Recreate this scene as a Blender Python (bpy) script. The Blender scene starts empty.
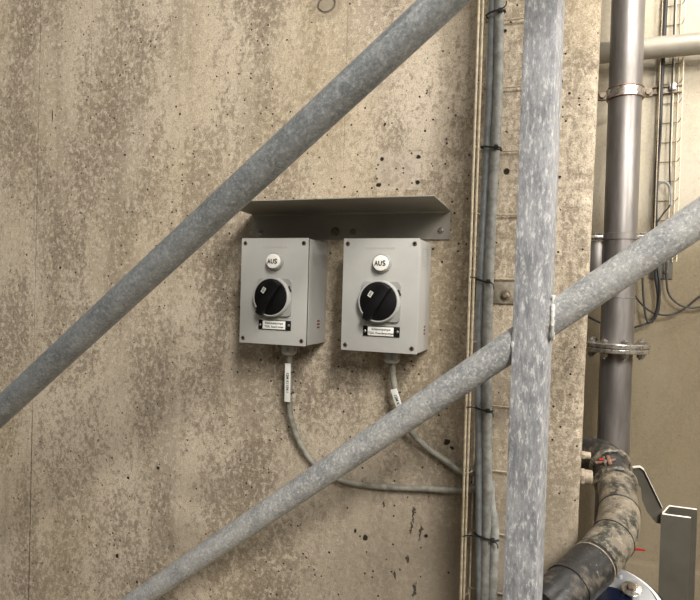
import bpy, bmesh, math, random
from mathutils import Vector, Matrix
random.seed(7)
C = bpy.context.scene.collection
V = Vector
# ------------------------------------------------------------------ camera
F_PX = 600.0
D, HC = 1.1, 1.6                      # camera distance from the wall, camera height
YAW, ROLL, PITCH = math.radians(19.8), math.radians(1.6), math.radians(-0.8)
_F = V((-math.sin(YAW)*math.cos(PITCH), math.cos(YAW)*math.cos(PITCH), math.sin(PITCH)))
_R0 = _F.cross(V((0, 0, 1))).normalized()
_U0 = _R0.cross(_F)
_R = (_R0*math.cos(ROLL) + _U0*math.sin(ROLL)).normalized()
_U = _R.cross(_F).normalized()
CAM = V((0, -D, HC))
cd = bpy.data.cameras.new('camera'); cam = bpy.data.objects.new('camera', cd); C.objects.link(cam)
cd.sensor_width = 36; cd.lens = 36*F_PX/700; cd.clip_start = .02
cam.matrix_world = Matrix(((_R.x, _U.x, -_F.x, CAM.x), (_R.y, _U.y, -_F.y, CAM.y), (_R.z, _U.z, -_F.z, CAM.z), (0, 0, 0, 1)))
bpy.context.scene.camera = cam

def W(px, py, Y=0.0):
    """point of the place seen at photo position (px, py) that lies in the plane y=Y"""
    d = _F + _R*((px-350)/F_PX) - _U*((py-300)/F_PX)
    t = (Y+D)/d.y
    return CAM + d*t

# ------------------------------------------------------------------ helpers: objects
def link(o): C.objects.link(o); return o
def thing(name, label, cat, loc, group=None):
    o = bpy.data.objects.new(name, None); o.empty_display_size = .02
    link(o); o.location = loc; o['label'] = label; o['category'] = cat
    if group: o['group'] = group
    return o
def wloc(o):
    p = V((0, 0, 0))
    while o is not None: p += V(o.location); o = o.parent
    return p
def obj(name, bm, mat, parent=None, origin=None, smooth=True, angle=35):
    """link bm (world coordinates) as one mesh object"""
    if origin is None:
        xs = [v.co for v in bm.verts]
        lo = V((min(c.x for c in xs), min(c.y for c in xs), min(c.z for c in xs)))
        hi = V((max(c.x for c in xs), max(c.y for c in xs), max(c.z for c in xs)))
        origin = (lo+hi)/2
    origin = V(origin)
    bmesh.ops.recalc_face_normals(bm, faces=bm.faces)
    bmesh.ops.translate(bm, verts=bm.verts, vec=-origin)
    me = bpy.data.meshes.new(name); bm.to_mesh(me); bm.free()
    if smooth:
        for p in me.polygons: p.use_smooth = True
        me.set_sharp_from_angle(angle=math.radians(angle))
    me.materials.append(mat)
    o = bpy.data.objects.new(name, me); link(o)
    if parent is not None:
        o.parent = parent; o.location = origin - wloc(parent)
    else: o.location = origin
    return o
def tag(o, label, cat, group=None):
    o['label'] = label; o['category'] = cat
    if group: o['group'] = group
    return o
def struct(o): o['kind'] = 'structure'; return o
def copy_tree(o, parent=None):
    c = o.copy(); link(c); c.parent = parent
    for ch in o.children: copy_tree(ch, c)
    return c

# ------------------------------------------------------------------ helpers: shapes
def frames(pts):
    n = len(pts); T = []
    for i in range(n):
        a = pts[max(i-1, 0)]; b = pts[min(i+1, n-1)]
        T.append((b-a).normalized())
    up = V((0, 0, 1)) if abs(T[0].z) < .9 else V((0, 1, 0))
    N = [(up - T[0]*up.dot(T[0])).normalized()]
    for i in range(1, n):
        v = N[-1] - T[i]*N[-1].dot(T[i]); N.append(v.normalized())
    return T, N
def sweep(bm, pts, r, seg=16, caps=True, hollow=None):
    pts = [V(p) for p in pts]; T, N = frames(pts)
    rr = r if isinstance(r, (list, tuple)) else [r]*len(pts)
    rings = []
    for p, t, n, q in zip(pts, T, N, rr):
        b = t.cross(n)
        rings.append([bm.verts.new(p + (n*math.cos(2*math.pi*k/seg) + b*math.sin(2*math.pi*k/seg))*q) for k in range(seg)])
    for a, b in zip(rings, rings[1:]):
        for k in range(seg): bm.faces.new((a[k], a[(k+1) % seg], b[(k+1) % seg], b[k]))
    if caps: bm.faces.new(rings[0][::-1]); bm.faces.new(rings[-1])
    return bm
def smooth_path(ctrl, n=10):
    c = [V(p) for p in ctrl]; c = [c[0]*2-c[1]] + c + [c[-1]*2-c[-2]]
    out = []
    for i in range(1, len(c)-2):
        p0, p1, p2, p3 = c[i-1:i+3]
        for k in range(n):
            t = k/n
            out.append(.5*((2*p1) + (p2-p0)*t + (2*p0-5*p1+4*p2-p3)*t*t + (3*p1-p0-3*p2+p3)*t**3))
    out.append(c[-2]); return out
def tube(ctrl, r, seg=12, n=10): return sweep(bmesh.new(), smooth_path(ctrl, n), r, seg)
def rod(a, b, r, seg=12, bm=None):
    return sweep(bm if bm is not None else bmesh.new(), [V(a), V(b)], r, seg)
def lathe(base, axis, prof, seg=32, bm=None):
    """prof: list of (distance along axis, radius); closed at both ends"""
    bm = bm if bm is not None else bmesh.new()
    axis = V(axis).normalized(); base = V(base)
    u = axis.orthogonal().normalized(); w = axis.cross(u)
    rings = []
    for h, q in prof:
        q = max(q, 1e-5)
        rings.append([bm.verts.new(base + axis*h + (u*math.cos(2*math.pi*k/seg) + w*math.sin(2*math.pi*k/seg))*q) for k in range(seg)])
    for a, b in zip(rings, rings[1:]):
        for k in range(seg): bm.faces.new((a[k], a[(k+1) % seg], b[(k+1) % seg], b[k]))
    bm.faces.new(rings[0][::-1]); bm.faces.new(rings[-1])
    return bm
def box(bm, lo, hi, bev=0, ax=None):
    """axis aligned box, or in the frame ax=(x,y,z,origin)"""
    m = bmesh.ops.create_cube(bm, size=1)
    vs = m['verts']; lo = V(lo); hi = V(hi); c = (lo+hi)/2; s = hi-lo
    for v in vs: v.co = V((c.x+v.co.x*s.x, c.y+v.co.y*s.y, c.z+v.co.z*s.z))
    if bev > 0:
        es = list({e for v in vs for e in v.link_edges})
        r = bmesh.ops.bevel(bm, geom=es, offset=bev, segments=2, affect='EDGES', profile=.6)
        vs = list({v for f in r['faces'] for v in f.verts} | {v for v in vs if v.is_valid})
    if ax:
        X, Y, Z, O = ax
        for v in vs: v.co = O + X*v.co.x + Y*v.co.y + Z*v.co.z
    return bm
def prism(bm, poly, ext):
    """extrude polygon (list of points) by vector ext"""
    a = [bm.verts.new(V(p)) for p in poly]; b = [bm.verts.new(V(p)+V(ext)) for p in poly]
    bm.faces.new(a[::-1]); bm.faces.new(b); n = len(a)
    for k in range(n): bm.faces.new((a[k], a[(k+1) % n], b[(k+1) % n], b[k]))
    return bm
def hexa(bm, base, axis, r, h):
    lathe(base, axis, [(0, r), (h*.85, r), (h, r*.88)], seg=6, bm=bm); return bm
def rrect(cx, cz, w, h, r, y, n=5):
    out = []
    for (sx, sz, a0) in ((1, 1, 0), (-1, 1, 90), (-1, -1, 180), (1, -1, 270)):
        for k in range(n+1):
            a = math.radians(a0+90*k/n)
            out.append(V((cx+sx*(w/2-r)+r*math.cos(a), y, cz+sz*(h/2-r)+r*math.sin(a))))
    return out
def text_bm(s, size, M, depth=.0002, shear=0):
    cu = bpy.data.curves.new('t', 'FONT'); cu.body = s; cu.size = size; cu.extrude = depth
    cu.align_x = 'CENTER'; cu.align_y = 'CENTER'; cu.shear = shear; cu.resolution_u = 6; cu.offset = size*.02
    o = bpy.data.objects.new('t', cu); link(o)
    dg = bpy.context.evaluated_depsgraph_get(); dg.update()
    me = bpy.data.meshes.new_from_object(o.evaluated_get(dg))
    bm = bmesh.new(); bm.from_mesh(me); bmesh.ops.transform(bm, matrix=M, verts=bm.verts)
    bpy.data.objects.remove(o); bpy.data.curves.remove(cu); bpy.data.meshes.remove(me)
    return bm
def face_matrix(p):        # text standing in the x-z plane, read from -y
    return Matrix(((1, 0, 0, p[0]), (0, 0, -1, p[1]), (0, 1, 0, p[2]), (0, 0, 0, 1)))

# ------------------------------------------------------------------ materials
class MB:
    def __init__(s, name):
        s.m = bpy.data.materials.new(name); s.m.use_nodes = True; s.t = s.m.node_tree; s.n = s.t.nodes
        s.b = s.n['Principled BSDF']; s.tc = s.n.new('ShaderNodeTexCoord')
    def node(s, k, **kw):
        n = s.n.new(k)
        for a, b in kw.items(): setattr(n, a, b)
        return n
    def l(s, a, b): s.t.links.new(a, b)
    def vec(s, scale=(1, 1, 1), rot=(0, 0, 0), loc=(0, 0, 0)):
        m = s.node('ShaderNodeMapping'); m.inputs['Scale'].default_value = scale
        m.inputs['Rotation'].default_value = rot; m.inputs['Location'].default_value = loc
        s.l(s.tc.outputs['Object'], m.inputs[0]); return m.outputs[0]
    def noise(s, v, scale, detail=6, rough=.6, dist=0):
        n = s.node('ShaderNodeTexNoise'); n.inputs['Scale'].default_value = scale; n.inputs['Detail'].default_value = detail
        n.inputs['Roughness'].default_value = rough; n.inputs['Distortion'].default_value = dist
        s.l(v, n.inputs['Vector']); return n.outputs['Fac']
    def vor(s, v, scale, feature='F1', rnd=1):
        n = s.node('ShaderNodeTexVoronoi'); n.feature = feature; n.inputs['Scale'].default_value = scale
        n.inputs['Randomness'].default_value = rnd; s.l(v, n.inputs['Vector']); return n
    def ramp(s, f, a, b, lo=0., hi=1.):
        n = s.node('ShaderNodeMapRange'); n.interpolation_type = 'SMOOTHSTEP'
        n.inputs['From Min'].default_value = a; n.inputs['From Max'].default_value = b
        n.inputs['To Min'].default_value = lo; n.inputs['To Max'].default_value = hi
        s.l(f, n.inputs['Value']); return n.outputs[0]
    def math(s, op, a, b=None, clamp=False):
        n = s.node('ShaderNodeMath', operation=op); n.use_clamp = clamp
        for i, x in enumerate((a, b)):
            if x is None: continue
            if isinstance(x, (int, float)): n.inputs[i].default_value = x
            else: s.l(x, n.inputs[i])
        return n.outputs[0]
    def mix(s, f, a, b, mode='MIX'):
        n = s.node('ShaderNodeMix', data_type='RGBA', blend_type=mode)
        for i, x in ((0, f), (6, a), (7, b)):
            if isinstance(x, (int, float)): n.inputs[i].default_value = x
            elif isinstance(x, tuple): n.inputs[i].default_value = (*x, 1)
            else: s.l(x, n.inputs[i])
        return n.outputs[2]
    def out(s, col=None, rough=None, metal=None, spec=None):
        for nm, x in (('Base Color', col), ('Roughness', rough), ('Metallic', metal), ('Specular IOR Level', spec)):
            if x is None: continue
            if isinstance(x, (int, float)): s.b.inputs[nm].default_value = x
            elif isinstance(x, tuple): s.b.inputs[nm].default_value = (*x, 1)
            else: s.l(x, s.b.inputs[nm])
    def bump(s, h, strength=.3, dist=.002):
        n = s.node('ShaderNodeBump'); n.inputs['Strength'].default_value = strength; n.inputs['Distance'].default_value = dist
        s.l(h, n.inputs['Height']); s.l(n.outputs[0], s.b.inputs['Normal'])

def plain(name, col, rough=.5, metal=0., var=.12, scale=60, bump=.05):
    m = MB(name); f = m.noise(m.vec(), scale, 5, .6)
    c = tuple(x*(1-var) for x in col); d = tuple(min(1, x*(1+var)) for x in col)
    m.out(m.mix(m.ramp(f, .3, .7), c, d), m.ramp(f, .3, .7, rough*.85, min(1, rough*1.15)), metal)
    if bump: m.bump(f, bump, .001)
    return m.m

def concrete(name, light, mid, dark, features=True, pits=1., contrast=1.):
    m = MB(name); v = m.vec(); vs = m.vec((1, 1, .45)); vst = m.vec((1, 1, .12))
    big = m.noise(vs, 3.2, 4, .55, .4)
    col = m.mix(m.ramp(big, .40, .60), light, mid)
    streak = m.noise(vst, 9, 5, .6, .2)
    col = m.mix(m.math('MULTIPLY', m.ramp(streak, .46, .66), .42*contrast), col, dark)
    # blotchy discoloured skin of the concrete: clustered ragged spots
    cl = m.ramp(m.noise(vs, 6, 5, .6, .3), .36, .64)
    sp = m.noise(m.vec((1, 1, .75)), 62, 9, .74, .35)
    thr = m.math('ADD', sp, m.math('MULTIPLY', m.math('SUBTRACT', cl, .5), .15))
    col = m.mix(m.math('MULTIPLY', m.ramp(thr, .495, .56), .50*contrast), col, dark)
    sp3 = m.noise(m.vec((1, 1, .8), loc=(1, 6, 2)), 150, 7, .75, .3)
    thr3 = m.math('ADD', sp3, m.math('MULTIPLY', m.math('SUBTRACT', cl, .5), .10))
    col = m.mix(m.math('MULTIPLY', m.ramp(thr3, .515, .57), .50*contrast), col, dark)
    sp2 = m.noise(m.vec((1, 1, .8), loc=(3, 1, 7)), 95, 8, .75, .3)
    col = m.mix(m.math('MULTIPLY', m.ramp(sp2, .52, .58), .55*contrast), col, tuple(min(1, x*1.22) for x in light))
    # yellowish and greyish drifts
    yl = m.noise(m.vec((1, 1, .6), loc=(9, 2, 4)), 2.6, 3, .5)
    col = m.mix(m.math('MULTIPLY', m.ramp(yl, .45, .7), .3), col, (mid[0]*1.08, mid[1]*1.02, mid[2]*.8))
    # diagonal trowel scratches
    sc = m.noise(m.vec((1, 1, 12), rot=(0, math.radians(42), 0)), 26, 3, .6)
    col = m.mix(m.math('MULTIPLY', m.ramp(sc, .54, .66), .16*contrast), col, tuple(min(1, x*1.25) for x in light))
    fine = m.noise(v, 420, 4, .8)
    col = m.mix(m.ramp(fine, .38, .50, .65*contrast, 0), col, dark)
    # pits
    vo = m.vor(v, 75); vo2 = m.vor(m.vec(loc=(5, 5, 5)), 22)
    rnd = m.node('ShaderNodeSeparateColor'); m.l(vo.outputs['Color'], rnd.inputs[0])
    pit = m.math('MULTIPLY', m.ramp(m.math('ADD', vo.outputs['Distance'], m.math('MULTIPLY', sp3, .12)), .17, .23, 1, 0), m.math('GREATER_THAN', m.math('ADD', rnd.outputs[0], m.math('MULTIPLY', cl, .14)), .80))
    rnd2 = m.node('ShaderNodeSeparateColor'); m.l(vo2.outputs['Color'], rnd2.inputs[0])
    pit2 = m.math('MULTIPLY', m.ramp(m.math('ADD', vo2.outputs['Distance'], m.math('MULTIPLY', sp, .06)), .065, .09, 1, 0), m.math('GREATER_THAN', rnd2.outputs[1], .7))
    pit = m.math('MULTIPLY', m.math('MAXIMUM', pit, pit2), pits)
    if features:
        sepv = m.node('ShaderNodeSeparateXYZ'); m.l(m.tc.outputs['Object'], sepv.inputs[0])
        X, Z = sepv.outputs[0], sepv.outputs[2]
        wob = m.math('MULTIPLY', m.math('SUBTRACT', m.noise(v, 60, 4, .6), .5), .012)
        def dist(p, rx, rz, w=1.):
            dx = m.math('DIVIDE', m.math('SUBTRACT', m.math('ADD', X, m.math('MULTIPLY', wob, w)), p.x), rx)
            dz = m.math('DIVIDE', m.math('SUBTRACT', m.math('ADD', Z, m.math('MULTIPLY', wob, w)), p.z), rz)
            return m.math('SQRT', m.math('ADD', m.math('MULTIPLY', dx, dx), m.math('MULTIPLY', dz, dz)))
        # filled tie hole with a ring
        d = dist(W(326, 5), .017, .014, .6)
        col = m.mix(m.ramp(d, 1.6, 2.6, .4, 0), col, dark)
        col = m.mix(m.ramp(d, .9, 1.05, .6, 0), col, tuple(x*.62 for x in mid))
        ring = m.math('MULTIPLY', m.ramp(d, .85, 1., 0, 1), m.ramp(d, 1.05, 1.3, 1, 0))
        pit = m.math('MAXIMUM', pit, m.math('MULTIPLY', ring, .6))
        # ghost of a removed plate and its four drill holes
        a, b = W(376, 153), W(421, 190)
        cx, cz, hx, hz = (a.x+b.x)/2, (a.z+b.z)/2, abs(b.x-a.x)/2, abs(b.z-a.z)/2
        mx = m.math('MAXIMUM', m.math('DIVIDE', m.math('ABSOLUTE', m.math('SUBTRACT', m.math('ADD', X, m.math('MULTIPLY', wob, .5)), cx)), hx),
                    m.math('DIVIDE', m.math('ABSOLUTE', m.math('SUBTRACT', m.math('ADD', Z, m.math('MULTIPLY', wob, .5)), cz)), hz))
        col = m.mix(m.ramp(mx, .85, 1.02, .38, 0), col, (light[0]*.97, light[1]*.96, light[2]*1.05))
        edge = m.math('MULTIPLY', m.ramp(mx, .94, 1.0, 0, 1), m.ramp(mx, 1.02, 1.08, 1, 0))
        col = m.mix(m.math('MULTIPLY', edge, m.ramp(sp, .42, .6, 0, .5)), col, dark)
        for (x, y, r, w) in ((382, 159, .0035, .5), (418.5, 157, .0038, .5), (378.5, 185, .0045, .7), (417.5, 182.5, .0038, .6), (372, 188, .002, .4), (412, 183, .0018, .3),
                             (125, 155, .0025, .3), (88, 97, .0022, .3), (425, 131, .0022, .2), (158, 26, .002, .3), (157, 268, .0025, .4), (153, 157, .002, .3),
                             (128, 478, .004, .8), (158, 468, .0035, .6), (117, 556, .0045, .8), (137, 582, .003, .6), (60, 268, .003, .6), (154, 252, .003, .6),
                             (433, 249, .002, .2), (442, 262, .002, .3), (365, 538, .005, 1.), (355, 531, .003, .8), (426, 536, .003, .8), (505, 31, .003, .6), (506, 172, .0055, .6),
                             (559, 177, .003, .6), (562, 81, .002, .3), (566, 121, .0018, .3), (4, 79, .002, .3), (268, 25, .002, .3), (229, 155, .0018, .3), (180, 114, .0025, .6),
                             (447, 442, .005, 1.2), (452, 448, .004, 1.2)):
            p = W(x, y); pit = m.math('MAXIMUM', pit, m.ramp(dist(p, r, r, w), .8, 1.15, 1, 0))
        # slots and cracks
        for (x, y, rx, rz, w) in ((52.5, 116, .0022, .014, .4), (414, 515, .0025, .018, 2.2), (420, 533, .002, .014, 2.2), (411, 528, .002, .012, 2.4), (407, 560, .002, .008, 2), (414, 590, .004, .012, 2.5),
                                  (383, 505, .002, .007, 1.5), (395, 575, .002, .01, 2)):
            p = W(x, y); pit = m.math('MAXIMUM', pit, m.ramp(dist(p, rx, rz, w), .7, 1.1, .85, 0))
        # shutter board joint, strongest low down
        ja = W(30, 520).x
        jd = m.math('ABSOLUTE', m.math('SUBTRACT', m.math('ADD', X, m.math('MULTIPLY', wob, .08)), ja))
        jz = m.ramp(Z, W(30, 440).z, W(30, 400).z, .55, .16)
        pit = m.math('MAXIMUM', pit, m.math('MULTIPLY', m.ramp(jd, .0008, .002, 1, 0), jz))
        for x in (90, 345):
            jd = m.math('ABSOLUTE', m.math('SUBTRACT', X, W(x, 100).x))
            pit = m.math('MAXIMUM', pit, m.math('MULTIPLY', m.ramp(jd, .0005, .0016, .12, 0), m.ramp(Z, W(x, 190).z, W(x, 160).z)))
        # long dark strip by the cable run: the post's shadow painted into the colour
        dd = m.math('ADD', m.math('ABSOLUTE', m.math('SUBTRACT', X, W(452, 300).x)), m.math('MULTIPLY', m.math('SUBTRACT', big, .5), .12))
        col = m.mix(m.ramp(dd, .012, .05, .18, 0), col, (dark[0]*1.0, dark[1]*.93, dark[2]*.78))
        dm = dist(W(185, 540), .10, .06, 6.)
        col = m.mix(m.ramp(dm, .3, 1.3, .38, 0), col, dark)
        dm = dist(W(205, 490), .10, .05, 6.)
        col = m.mix(m.ramp(dm, .3, 1.3, .3, 0), col, dark)
        low = m.math('MULTIPLY', m.ramp(Z, W(420, 560).z, W(420, 380).z, .75, 0), m.ramp(X, W(240, 500).x, W(420, 500).x))  # browner lower right: dirt, with the shade below the tubes painted in
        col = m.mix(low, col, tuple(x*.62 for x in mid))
    col = m.mix(pit, col, (.03, .024, .017))
    m.out(col, .93, 0, .2)
    h = m.math('SUBTRACT', m.math('ADD', m.math('MULTIPLY', fine, .35), m.math('MULTIPLY', sp, .6)), m.math('MULTIPLY', pit, 1.6))
    m.bump(h, .8, .003)
    return m.m

def back_wall():
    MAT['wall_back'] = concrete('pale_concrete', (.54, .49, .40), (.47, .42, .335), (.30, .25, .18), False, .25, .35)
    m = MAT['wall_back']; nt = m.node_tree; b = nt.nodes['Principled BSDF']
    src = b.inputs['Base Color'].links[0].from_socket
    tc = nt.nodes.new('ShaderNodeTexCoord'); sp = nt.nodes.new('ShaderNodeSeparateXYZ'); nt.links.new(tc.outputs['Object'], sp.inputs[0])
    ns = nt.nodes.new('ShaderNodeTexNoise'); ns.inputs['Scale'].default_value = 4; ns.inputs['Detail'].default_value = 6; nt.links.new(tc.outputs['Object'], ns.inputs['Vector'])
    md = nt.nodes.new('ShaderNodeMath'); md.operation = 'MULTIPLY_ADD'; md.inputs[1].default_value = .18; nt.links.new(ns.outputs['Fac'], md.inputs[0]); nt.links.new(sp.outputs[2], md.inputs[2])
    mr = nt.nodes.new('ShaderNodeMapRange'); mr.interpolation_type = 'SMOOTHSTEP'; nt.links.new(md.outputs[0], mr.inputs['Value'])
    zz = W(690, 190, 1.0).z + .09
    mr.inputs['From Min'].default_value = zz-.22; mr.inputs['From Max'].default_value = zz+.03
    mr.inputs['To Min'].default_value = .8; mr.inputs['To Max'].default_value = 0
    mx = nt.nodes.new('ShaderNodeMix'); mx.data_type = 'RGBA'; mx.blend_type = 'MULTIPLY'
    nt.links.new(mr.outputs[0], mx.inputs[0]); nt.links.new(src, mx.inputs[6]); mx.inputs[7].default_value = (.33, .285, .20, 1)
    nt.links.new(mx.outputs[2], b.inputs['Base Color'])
def galvanized(name, base=(.36, .38, .41), lo=(.22, .235, .26), hi=(.58, .6, .62), metal=.45, rough=.5, streak=(1, 1, 1), rot=(0, 0, 0), white=.5):
    m = MB(name); v = m.vec()
    vo = m.vor(m.vec(streak, rot), 260); sepc = m.node('ShaderNodeSeparateColor'); m.l(vo.outputs['Color'], sepc.inputs[0])
    n1 = m.noise(m.vec(streak, rot), 45, 8, .75, .4); n2 = m.noise(m.vec(streak, rot), 240, 6, .75, .2); n3 = m.noise(v, 14, 4, .6)
    col = m.mix(m.ramp(n3, .4, .6), lo, base)
    col = m.mix(m.math('MULTIPLY', sepc.outputs[0], .35), col, hi)
    col = m.mix(m.math('MULTIPLY', m.ramp(n1, .46, .62), .45), col, hi)
    col = m.mix(m.math('MULTIPLY', m.ramp(n2, .52, .63), white), col, (.80, .80, .78))
    col = m.mix(m.math('MULTIPLY', m.ramp(n2, .34, .47, 1, 0), .65), col, tuple(x*.7 for x in lo))
    m.out(col, m.ramp(n1, .3, .7, rough-.1, rough+.15), metal)
    m.bump(m.math('ADD', m.math('MULTIPLY', n2, .6), n1), .22, .0012)
    return m.m

MAT = {}
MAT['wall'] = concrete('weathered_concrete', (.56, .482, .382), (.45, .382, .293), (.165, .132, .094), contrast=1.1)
back_wall()
MAT['floor'] = concrete('floor_concrete', (.30, .26, .20), (.24, .21, .16), (.13, .11, .08), False, .5, .8)
MAT['galvA'] = galvanized('galvanized_smooth', lo=(.19, .205, .215), base=(.27, .285, .295), hi=(.42, .435, .44), metal=.5, rough=.36, white=.3)
MAT['galvB'] = galvanized('galvanized_crystalline', lo=(.27, .28, .295), base=(.40, .405, .405), hi=(.62, .61, .585), metal=.15, rough=.6, white=.7)
MAT['galvP'] = galvanized('galvanized_streaked', lo=(.20, .205, .225), base=(.285, .29, .31), hi=(.46, .465, .48), metal=.1, rough=.6, streak=(1, 1, .3), white=.6)
MAT['weld'] = galvanized('zinc_weld', lo=(.42, .42, .40), base=(.6, .6, .57), hi=(.75, .75, .72), metal=.2, rough=.6, white=.7)
MAT['grey'] = plain('grey_plastic', (.41, .405, .385), .42, 0, .03, 25, .02)
MAT['plate'] = plain('dark_grey_plastic', (.30, .30, .29), .4, 0, .04, 40, .02)
MAT['ring'] = plain('light_grey_ring', (.40, .40, .385), .35, 0, .03, 40, .0)
MAT['black'] = plain('black_plastic', (.003, .003, .0035), .5, 0, .2, 60, .02)
MAT['black'].node_tree.nodes['Principled BSDF'].inputs['Specular IOR Level'].default_value = .25
MAT['white'] = plain('white_plastic', (.82, .80, .75), .4, 0, .02, 40, 0)
MAT['paper'] = plain('white_label', (.75, .75, .72), .6, 0, .03, 80, 0)
MAT['ink'] = plain('black_ink', (.02, .02, .02), .6, 0, .1, 80, 0)
MAT['fade'] = plain('faint_print', (.36, .36, .35), .6, 0, .1, 80, 0)
MAT['red'] = plain('red_print', (.16, .035, .03), .5, 0, .5, 500, 0)
MAT['redp'] = plain('red_plastic', (.38, .02, .015), .4, 0, .1, 60, 0)
MAT['sheet'] = plain('brushed_sheet', (.29, .27, .23), .45, .25, .10, 12, .03)
MAT['screw'] = plain('screw_steel', (.42, .40, .37), .35, .9, .25, 200, .1)
MAT['rusty'] = plain('dull_bolt_steel', (.20, .16, .12), .55, .6, .4, 200, .2)
MAT['anchor'] = plain('stained_anchor_plate', (.30, .26, .20), .55, .4, .35, 60, .15)
MAT['wire'] = plain('zinc_wire', (.80, .70, .52), .5, .1, .2, 90, .05)
MAT['anchor2'] = plain('mud_stained_anchor', (.36, .30, .23), .7, 0, .3, 150, .2)
MAT['cut'] = plain('bright_cut_edge', (.82, .79, .72), .45, .1, .1, 150, 0)
MAT['wire_d'] = plain('dull_zinc_wire', (.42, .35, .25), .5, .2, .3, 120, .05)
MAT['cable'] = plain('grey_cable', (.30, .325, .345), .55, 0, .22, 55, .08)
MAT['cable_m'] = plain('muddy_grey_cable', (.20, .19, .16), .6, 0, .35, 60, .12)
MAT['cable_d'] = plain('dusty_grey_cable', (.26, .262, .245), .6, 0, .3, 70, .12)
MAT['cable_b'] = plain('black_cable', (.02, .02, .021), .5, 0, .3, 60, .05)
MAT['bracket'] = plain('matt_steel_sheet', (.095, .087, .07), .5, .2, .15, 9, .03)
MAT['enamel'] = plain('white_enamel', (.82, .83, .84), .22, .1, .04, 20, .0)
MAT['blue'] = plain('navy_enamel', (.005, .009, .026), .25, 0, .1, 20, .0)
MAT['castgrey'] = plain('grey_cast_flange', (.36, .37, .39), .35, .5, .1, 40, .05)
MAT['rust'] = plain('rusty_band', (.28, .17, .13), .55, .5, .35, 120, .1)
MAT['greyp'] = plain('painted_grey_pipe', (.30, .275, .225), .5, .1, .10, 14, .03)
def stainless():
    m = MB('stainless_pipe'); f = m.noise(m.vec((1, 1, .15)), 30, 5, .6); g = m.noise(m.vec((1, 1, .5)), 8, 5, .6)
    col = m.mix(m.ramp(f, .35, .65), (.20, .187, .18), (.31, .29, .28))
    col = m.mix(m.math('MULTIPLY', m.ramp(g, .5, .7), .45), col, (.15, .135, .12))
    m.out(col, m.ramp(g, .3, .7, .40, .52), .75); m.bump(f, .05, .001); return m.m
MAT['inox'] = stainless()
MAT['inoxs'] = plain('bright_stainless', (.6, .57, .53), .28, .9, .15, 80, .03)
def dirty_black():
    m = MB('dirty_black_pipe'); v = m.vec()
    a = m.noise(v, 22, 8, .7, .4); b = m.noise(v, 120, 6, .75); c = m.noise(m.vec(loc=(4, 4, 4)), 14, 8, .72)
    sepv = m.node('ShaderNodeSeparateXYZ'); m.l(m.tc.outputs['Object'], sepv.inputs[0])
    col = m.mix(m.ramp(a, .44, .56), (.03, .031, .027), (.17, .145, .112))
    col = m.mix(m.math('MULTIPLY', m.ramp(c, .5, .62), .75), col, (.27, .23, .17))
    col = m.mix(m.math('MULTIPLY', m.ramp(b, .50, .62), .45), col, (.42, .36, .27))
    m.out(col, m.ramp(a, .35, .65, .38, .75), 0); m.bump(m.math('ADD', a, b), .25, .002); return m.m
MAT['dirtpipe'] = dirty_black()
MAT['blackpipe'] = None
def socket_black():
    m = MB('black_socket'); v = m.vec(); a = m.noise(v, 26, 8, .7, .3); b = m.noise(v, 150, 5, .7)
    col = m.mix(m.ramp(a, .5, .68), (.016, .016, .017), (.13, .11, .085))
    col = m.mix(m.math('MULTIPLY', m.ramp(b, .6, .7), .4), col, (.4, .37, .3))
    m.out(col, m.ramp(a, .35, .65, .3, .7)); m.bump(m.math('ADD', a, b), .2, .0015); return m.m
MAT['blackpipe'] = socket_black()

# ------------------------------------------------------------------ the setting
edge_a, edge_b = W(599.5, 60), W(577, 560)
EX = (edge_a.x + edge_b.x)/2           # x of the wall's right end
XL, XR, ZT = -2.0, 1.9, 3.4
bm = bmesh.new()
rows = [0.0, .6] + [.9 + i*.005 for i in range(290)] + [2.6, ZT]
cols = [0]*7
import mathutils
nz = mathutils.noise
grid = []
for z in rows:
    def jag(s, k=0): return (nz.noise(V((z*s, k, 3.1)))+.5*nz.noise(V((z*s*2.7, k, 8.))))
    chip = max(0, jag(25)-.10)*.018 + abs(jag(110, 5))*.0034
    e = edge_b.x + (edge_a.x-edge_b.x)*(z-edge_b.z)/(edge_a.z-edge_b.z) + jag(6, 9)*.0015
    r = [(XL, 0), (XL+.8, 0), (e-.09, 0), (e-.022-chip, 0), (e-.007-chip, .0006+abs(jag(70, 2))*.001), (e-.002-chip*.5, .004+chip*.5), (e, .011+chip), (e, .06), (e, .30), (XL, .30)]
    grid.append([bm.verts.new((x, y, z)) for x, y in r])
for a, b in zip(grid, grid[1:]):
    n = len(a)
    for k in range(n): bm.faces.new((a[k], a[(k+1) % n], b[(k+1) % n], b[k]))
bm.faces.new(grid[0]); bm.faces.new(grid[-1])
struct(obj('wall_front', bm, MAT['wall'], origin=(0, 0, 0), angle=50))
YB = 1.0
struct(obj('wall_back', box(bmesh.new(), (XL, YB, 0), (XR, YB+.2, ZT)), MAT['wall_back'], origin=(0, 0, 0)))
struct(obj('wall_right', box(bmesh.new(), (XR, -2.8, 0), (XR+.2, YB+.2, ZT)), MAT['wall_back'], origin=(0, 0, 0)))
struct(obj('floor', box(bmesh.new(), (XL, -3.5, -.1), (XR+.2, YB+.2, 0)), MAT['floor'], origin=(0, 0, 0)))
struct(obj('baseboard_back', box(bmesh.new(), (EX-.2, YB-.05, 0), (XR, YB+.01, W(690, 572, YB-.05).z), .008), MAT['wall_back'], origin=(0, 0, 0)))

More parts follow.
